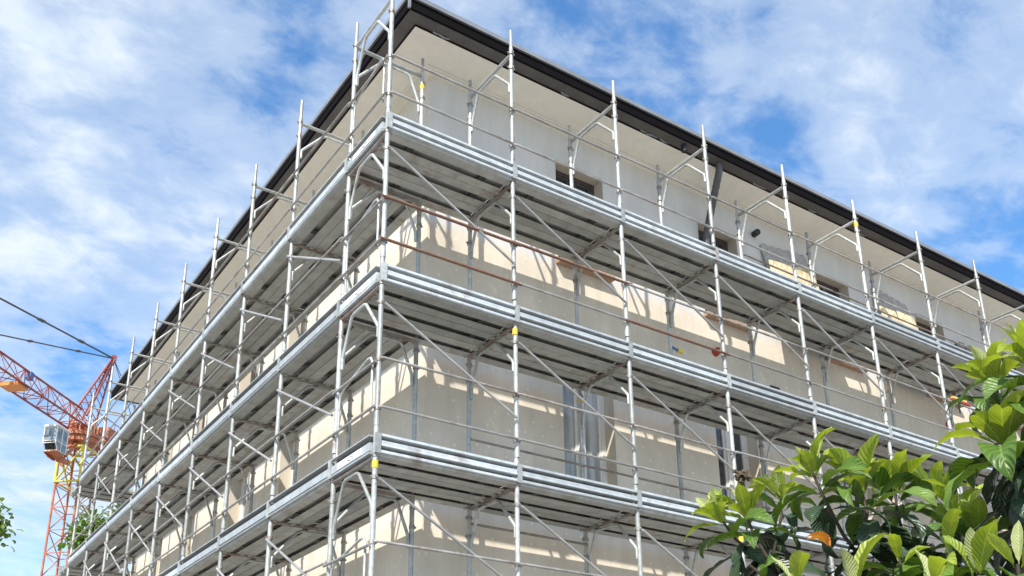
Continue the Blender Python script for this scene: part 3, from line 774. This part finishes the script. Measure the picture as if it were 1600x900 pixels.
# stays
JT = lambda t: Vector((0, 0, ZJ + .7)) + JD * t
for t in (8.6, 20.5):
    for s in (-.04, .04):
        st_ = MB(); st_.tube([AP + JS * s, JT(t) + JS * s], .022, 5)
        ln = (JT(t) - AP)
        for u in ((.28, .62) if t < 10 else (.12, .26, .42)):
            st_.tube([AP + JS * s + ln * u, AP + JS * s + ln * (u + .018)], .055, 6)
        obj('jib_stay', st_, M['wire'], crane)
for s in (-.4, .4):
    st_ = MB(); st_.tube([AP, p0 - JD * 7.4 + JS * s], .02, 5); obj('counter_stay', st_, M['wire'], crane)
# trolley on the jib and a blue hoist box
mb = MB(); a = Vector((0, 0, ZJ - .5)) + JD * 5.0
mb.prism([a + JS * .45, a + JS * .45 + JD * .7, a - JS * .45 + JD * .7, a - JS * .45], (0, 0, .14)); obj('trolley', mb, M['orange'], crane)
mb = MB(); a = Vector((0, 0, ZJ + .30)) + JD * 4.3
mb.prism([a + JS * .12, a + JS * .12 + JD * .22, a - JS * .12 + JD * .22, a - JS * .12], (0, 0, .36)); obj('hoist_box', mb, M['blue'], crane)
# cab
cc = Vector((2.52, 36.93, 12.02)) - CB
fwd = JD; sd = JS
def cp(a, b_, z): return cc + fwd * a + sd * b_ + Vector((0, 0, z))
cabp = MB()
W2, D2, H = .31, .43, 1.04
lowf = .18
profc = [(-D2, 0), (D2 * .55, 0), (D2, .30), (D2, H), (-D2, H)]
# frame posts and sills around the glass
def bar(mb, a, b_, r_=.026): mb.tube([a, b_], r_, 4)
cabb = MB()
for s in (-W2, W2):
    pts = [cp(a, s, z) for a, z in profc]
    for u, v in zip(pts, pts[1:] + pts[:1]): bar(cabb, u, v)
    bar(cabb, cp(.0, s, 0), cp(.0, s, H)); bar(cabb, cp(-D2, s, .40), cp(D2, s, .40))
for (a, z) in profc: bar(cabb, cp(a, -W2, z), cp(a, W2, z))
bar(cabb, cp(D2, -W2, .40), cp(D2, W2, .40))
cabb.prism([cp(-D2 - .06, -W2 - .06, H + .03), cp(D2 + .06, -W2 - .06, H + .03), cp(D2 + .06, W2 + .06, H + .03), cp(-D2 - .06, W2 + .06, H + .03)], (0, 0, .08))
cabb.prism([cp(-D2, -W2, .0), cp(-D2, W2, 0), cp(-D2, W2, H), cp(-D2, -W2, H)], fwd * .04)
cb = obj('cab', cabb, M['white'], crane)
mb = MB(); mb.prism([cp(-D2, -W2 - .05, -.04), cp(D2 * .6, -W2 - .05, -.04), cp(D2 * .3, -W2 * .6, -.28), cp(-D2, -W2 * .6, -.28)], sd * .04)
mb.prism([cp(-D2, -W2 - .03, -.22), cp(D2 * .6, -W2 - .03, -.06), cp(D2 * .6, W2 + .03, -.06), cp(-D2, W2 + .03, -.22)], (0, 0, .05))
mb.tube([cp(-D2, 0, -.2), cp(-D2 - .7, 0, -.1) ], .14, 8); mb.tube([cp(-D2, -W2, -.05), Vector((0, 0, zs_ - GZ + .3))], .08, 6); mb.tube([cp(-D2, W2, -.05), Vector((0, 0, zs_ - GZ + .3))], .08, 6)
obj('cab_floor', mb, M['crane'], cb)
mb = MB()
for s in (-W2 + .02, W2 - .02): mb.prism([cp(a * .96, s, z) for a, z in ((-D2, .05), (D2 * .55, .05), (D2, .42), (D2, H - .04), (-D2, H - .04))], sd * .008)
mb.prism([cp(D2 - .02, -W2, .42), cp(D2 - .02, W2, .42), cp(D2 - .02, W2, H), cp(D2 - .02, -W2, H)], fwd * .008)
obj('cab_window', mb, M['cabglass'], cb)

# ------------------------------------------------------------------ foliage
def leaf(mb, base, d, upv, Ln, Wd, droop, fold, mi, rng, nt_=14, wave=1.0):
    d = Vector(d).normalized(); side = d.cross(Vector(upv))
    if side.length < 1e-3: side = Vector((1, 0, 0))
    side.normalize(); p = Vector(base); st = Ln / nt_; i0 = len(mb.v)
    vs = (-1, -.5, 0, .5, 1)
    tw = rng.uniform(-1.1, 1.1); ph = rng.uniform(0, 6); asym = rng.uniform(.9, 1.1)
    for k in range(nt_ + 1):
        t = k / nt_
        ax_ = side; q_ = Matrix.Rotation(-droop * (1.6 * t) / nt_ * 1.3, 3, ax_); d = (q_ @ d).normalized()
        nr = ax_.cross(d).normalized()
        rt_ = Matrix.Rotation(tw * t / nt_ * 1.5, 3, d); side = (rt_ @ side).normalized(); side = (side - d * side.dot(d)).normalized(); nr = side.cross(d).normalized()
        wd = Wd * 1.08 * (max(0.0, math.sin(math.pi * (t * .97 + .03) ** 1.25)) ** .95 if t < 1 else 0.02)
        if t < .08: wd = Wd * .07
        for v in vs:
            rip = math.sin(t * 26 - abs(v) * 3.2 + ph) * .045 * Ln * .30 * min(1, abs(v) * 1.6) * wave + math.sin(t * 7 + ph + v) * .012 * Ln * abs(v)
            mb.v.append(p + side * v * wd * .5 * (asym if v > 0 else 1) + nr * (fold * abs(v) * wd * .5 + rip))
        p = p + d * st
    for k in range(nt_):
        for j in range(4):
            a = i0 + k * 5 + j
            t0, t1 = k / nt_, (k + 1) / nt_
            mb.face((a, a + 1, a + 6, a + 5), mi, ((vs[j], t0), (vs[j + 1], t0), (vs[j + 1], t1), (vs[j], t1)), True)

def rosette(parent, c, axis, rng, scale=1.0, young=7, mid=7, old=6, pale=2, bare=False):
    mb = MB(); ax_ = Vector(axis).normalized()
    t1 = ax_.orthogonal().normalized(); t2 = ax_.cross(t1)
    a0 = rng.uniform(0, 6.28); ga = 2.399
    n = 0
    def put(el, Ln, Wd, droop, fold, mi, back):
        nonlocal n
        a = a0 + ga * n + rng.uniform(-.25, .25); n += 1
        rad = t1 * math.cos(a) + t2 * math.sin(a)
        d = ax_ * math.sin(el) + rad * math.cos(el)
        leaf(mb, Vector(c) - ax_ * back + rad * .008, d, ax_, Ln * scale, Wd * scale, droop, fold, mi, rng)
    for _ in range(pale): put(R(rng.uniform(68, 84)), rng.uniform(.08, .13), rng.uniform(.022, .034), rng.uniform(-.1, .4), .7, 0, -.01)
    for _ in range(young): put(R(rng.uniform(30, 74)), rng.uniform(.08, .175), rng.uniform(.030, .052), rng.uniform(.1, 1.7), rng.uniform(.3, .9), 1, .0)
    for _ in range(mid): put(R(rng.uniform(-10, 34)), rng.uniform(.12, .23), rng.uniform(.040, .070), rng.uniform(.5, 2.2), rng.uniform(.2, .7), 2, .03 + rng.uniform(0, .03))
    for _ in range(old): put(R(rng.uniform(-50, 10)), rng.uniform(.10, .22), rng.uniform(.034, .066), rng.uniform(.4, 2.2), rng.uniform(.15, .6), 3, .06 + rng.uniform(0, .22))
    return obj('leaf_cluster', mb, [M['leaf_pale'], M['leaf_young'], M['leaf_mid'], M['leaf_old']], parent, fix=False)

TB = Vector((-1.35, -7.0, GZ))
loq = thing('loquat_tree', 'big-leaved loquat tree with pale new shoots in front of the right-hand scaffold', 'tree', TB)
rngL = random.Random(21)
fork = Vector((.0, .0, 1.35))
mb = MB(); mb.tube([(0, 0, 0), (.03, .02, .5), (-.02, .01, 1.0), fork], [.075, .062, .055, .048], 10); obj('trunk', mb, M['bark'], loq)
ROS = [  # centre, axis, scale, (pale, young, mid, old)
 ((-1.83, -6.40, -2.54), (-.25, .1, 1), .95, (3, 3, 3, 5)),
 ((-1.68, -6.42, -2.45), (.05, 0, 1), .85, (3, 6, 2, 4)),
 ((-1.68, -6.74, -2.52), (-.1, .05, 1), 1.0, (2, 7, 4, 5)),
 ((-1.80, -6.66, -2.46), (-.35, .1, 1), .95, (1, 4, 5, 3)),
 ((-1.46, -6.71, -2.47), (.1, 0, 1), .95, (2, 7, 4, 5)),
 ((-1.23, -6.70, -2.45), (.1, -.1, 1), .95, (1, 6, 4, 5)),
 ((-1.29, -6.81, -2.56), (.0, -.1, 1), 1.0, (1, 4, 5, 6)),
 ((-1.44, -6.95, -2.66), (.1, -.1, 1), 1.0, (1, 3, 6, 6)),
 ((-1.60, -7.17, -2.48), (-.3, .1, 1), 1.05, (1, 3, 7, 7)),
 ((-1.53, -7.14, -2.27), (-.1, 0, 1), 1.0, (5, 5, 6, 5)),
 ((-1.62, -7.30, -2.28), (-.3, -.1, 1), 1.0, (3, 6, 4, 3)),
 ((-1.66, -7.24, -2.62), (-.3, .2, .7), 1.0, (0, 1, 4, 8)),
 ((-1.98, -6.69, -2.84), (-.2, .1, 1), 1.0, (1, 3, 6, 6)),
 ((-2.04, -6.93, -2.90), (-.2, 0, 1), 1.05, (1, 2, 7, 6)),
 ((-1.81, -6.92, -2.80), (0, 0, 1), 1.0, (1, 3, 6, 7)),
 ((-2.02, -7.14, -2.93), (-.1, -.1, 1), 1.05, (1, 3, 7, 5)),
 ((-1.88, -7.18, -2.90), (0, -.1, 1), 1.05, (2, 3, 6, 6)),
 ((-1.98, -7.34, -2.92), (0, -.1, 1), 1.0, (1, 3, 6, 6)),
 ((-1.80, -6.44, -2.78), (-.3, .3, .8), 1.0, (0, 1, 3, 8)),
 ((-1.53, -6.79, -2.70), (0, 0, 1), 1.0, (0, 2, 5, 8)),
 ((-1.40, -6.60, -2.75), (.2, .2, .8), 1.0, (0, 1, 4, 8)),
 ((-1.15, -6.95, -2.60), (.3, 0, 1), 1.0, (1, 3, 5, 6)),
 ((-1.30, -7.30, -2.45), (.1, -.2, 1), 1.0, (2, 4, 5, 6)),
 ((-1.70, -7.00, -2.78), (0, 0, 1), 1.0, (0, 2, 5, 8)),
 ((-1.75, -6.60, -2.95), (-.2, .2, .6), 1.0, (0, 0, 4, 9)),
 ((-1.60, -6.95, -3.05), (0, 0, .6), 1.05, (0, 0, 4, 9)),
 ((-1.85, -7.05, -3.15), (-.2, -.1, .6), 1.05, (0, 0, 5, 9)),
]
for k in range(12):
    ROS.append(((-2.05 + .075 * k + rngL.uniform(-.05, .05), -6.95 + rngL.uniform(-.35, .25), -2.93 + rngL.uniform(-.16, .06)), (rngL.uniform(-.3, .3), rngL.uniform(-.3, .3), 1), .95, (0, 1, 3, 8)))
ROS += [((-1.90, -6.36, -2.56), (-.5, .2, .8), 1.0, (2, 2, 2, 6)), ((-1.95, -6.50, -2.74), (-.5, .3, .5), 1.0, (0, 0, 3, 8))]
for ri, (c, ax_, sc, (pa, yo, mi, ol)) in enumerate(ROS):
    c = Vector(c) - TB
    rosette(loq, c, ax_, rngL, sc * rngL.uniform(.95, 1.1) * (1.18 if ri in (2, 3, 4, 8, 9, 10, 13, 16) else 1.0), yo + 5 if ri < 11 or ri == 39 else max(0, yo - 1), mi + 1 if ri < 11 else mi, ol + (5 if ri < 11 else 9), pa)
    b_ = MB(); a_ = Vector(ax_).normalized()
    m1 = c - a_ * .20 + Vector((rngL.uniform(-.07, .07), rngL.uniform(-.07, .07), 0)); m2 = fork.lerp(m1, .55) + Vector((rngL.uniform(-.06, .06), rngL.uniform(-.06, .06), .02))
    b_.tube([fork, m2, m1, c - a_ * .06, c + a_ * .01], [.014, .008, .006, .005, .0045], 7)
    obj('branch', b_, M['twig'], loq)
mb = MB()
for k in range(2): leaf(mb, Vector((-2.03 + .03 * k, -6.78 + .02 * k, -2.72)) - TB, (1, -.35, .15 + .1 * k), (0, 0, 1), .08, .036, 1.4, .7, 0, rngL)
obj('dying_leaf', mb, M['leaf_dying'], loq, fix=False)
# withered flower head
mb = MB(); c = Vector((-1.86, -6.42, -2.40)) - TB
for k in range(26):
    d = Vector((rngL.gauss(0, 1), rngL.gauss(0, 1), rngL.gauss(0, 1))).normalized() * rngL.uniform(.01, .035)
    mb.tube([c, c + d, c + d * 1.25], [.002, .004, .007], 5)
obj('withered_flowers', mb, M['bark'], loq)

def leafy_tree(name, label, base, crown_c, crown_r, nclump, nleaf, ls, rng, lean=Vector((0, 0, 0)), trunk_r=.16, pts=None):
    base = Vector(base); t = thing(name, label, 'tree', base)
    cc = Vector(crown_c) - base
    mb = MB(); mb.tube([(0, 0, 0), cc * .35 + lean * .2, cc * .7 + lean * .1, cc], [trunk_r, trunk_r * .8, trunk_r * .55, trunk_r * .2], 9); obj('trunk', mb, M['bark'], t)
    lm = MB(); bmx = MB()
    for k in range(nclump):
        if pts and k < len(pts): c = Vector(pts[k]) - base
        else:
            d = Vector((rng.gauss(0, 1), rng.gauss(0, 1), rng.gauss(0, .9))).normalized() * rng.uniform(.35, 1.0)
            c = cc + Vector((d.x * crown_r[0], d.y * crown_r[1], d.z * crown_r[2]))
        bmx.tube([cc * rng.uniform(.62, .9), (cc * .8).lerp(c, .6), c], [trunk_r * .25, trunk_r * .14, trunk_r * .05], 5)
        rr = rng.uniform(.55, 1.0)
        for _ in range(nleaf):
            e_ = Vector((rng.gauss(0, .42), rng.gauss(0, .42), rng.gauss(0, .36))) * rr * crown_r[3]
            d = (e_ + Vector((rng.uniform(-.3, .3), rng.uniform(-.3, .3), rng.uniform(-.4, .3)))).normalized()
            leaf(lm, c + e_, d, (0, 0, 1), ls * rng.uniform(.7, 1.2), ls * rng.uniform(.5, .75), rng.uniform(0, 1.2), .3, 0, rng, 4, 0)
    obj('branch', bmx, M['bark'], t); obj('crown', lm, M['leaf_tree'], t, fix=False)
    return t
rT = random.Random(4)
leafy_tree('broadleaf_tree', 'leafy green tree seen through the far bays of the left scaffold', (1.9, 21.2, GZ), (1.75, 20.9, 4.25), (.85, .9, .75, .5), 34, 46, .19, rT)
leafy_tree('broadleaf_tree', 'leafy bough tip of a tree reaching in at the left picture edge', (-4.2, 6.2, GZ), (-3.7, 5.8, .1), (.5, .5, .35, .33), 18, 60, .095, rT,
           pts=[(-2.72, 5.36, .15), (-2.80, 5.38, .30), (-2.80, 5.38, -.02), (-2.90, 5.42, .17), (-3.0, 5.5, .05)])
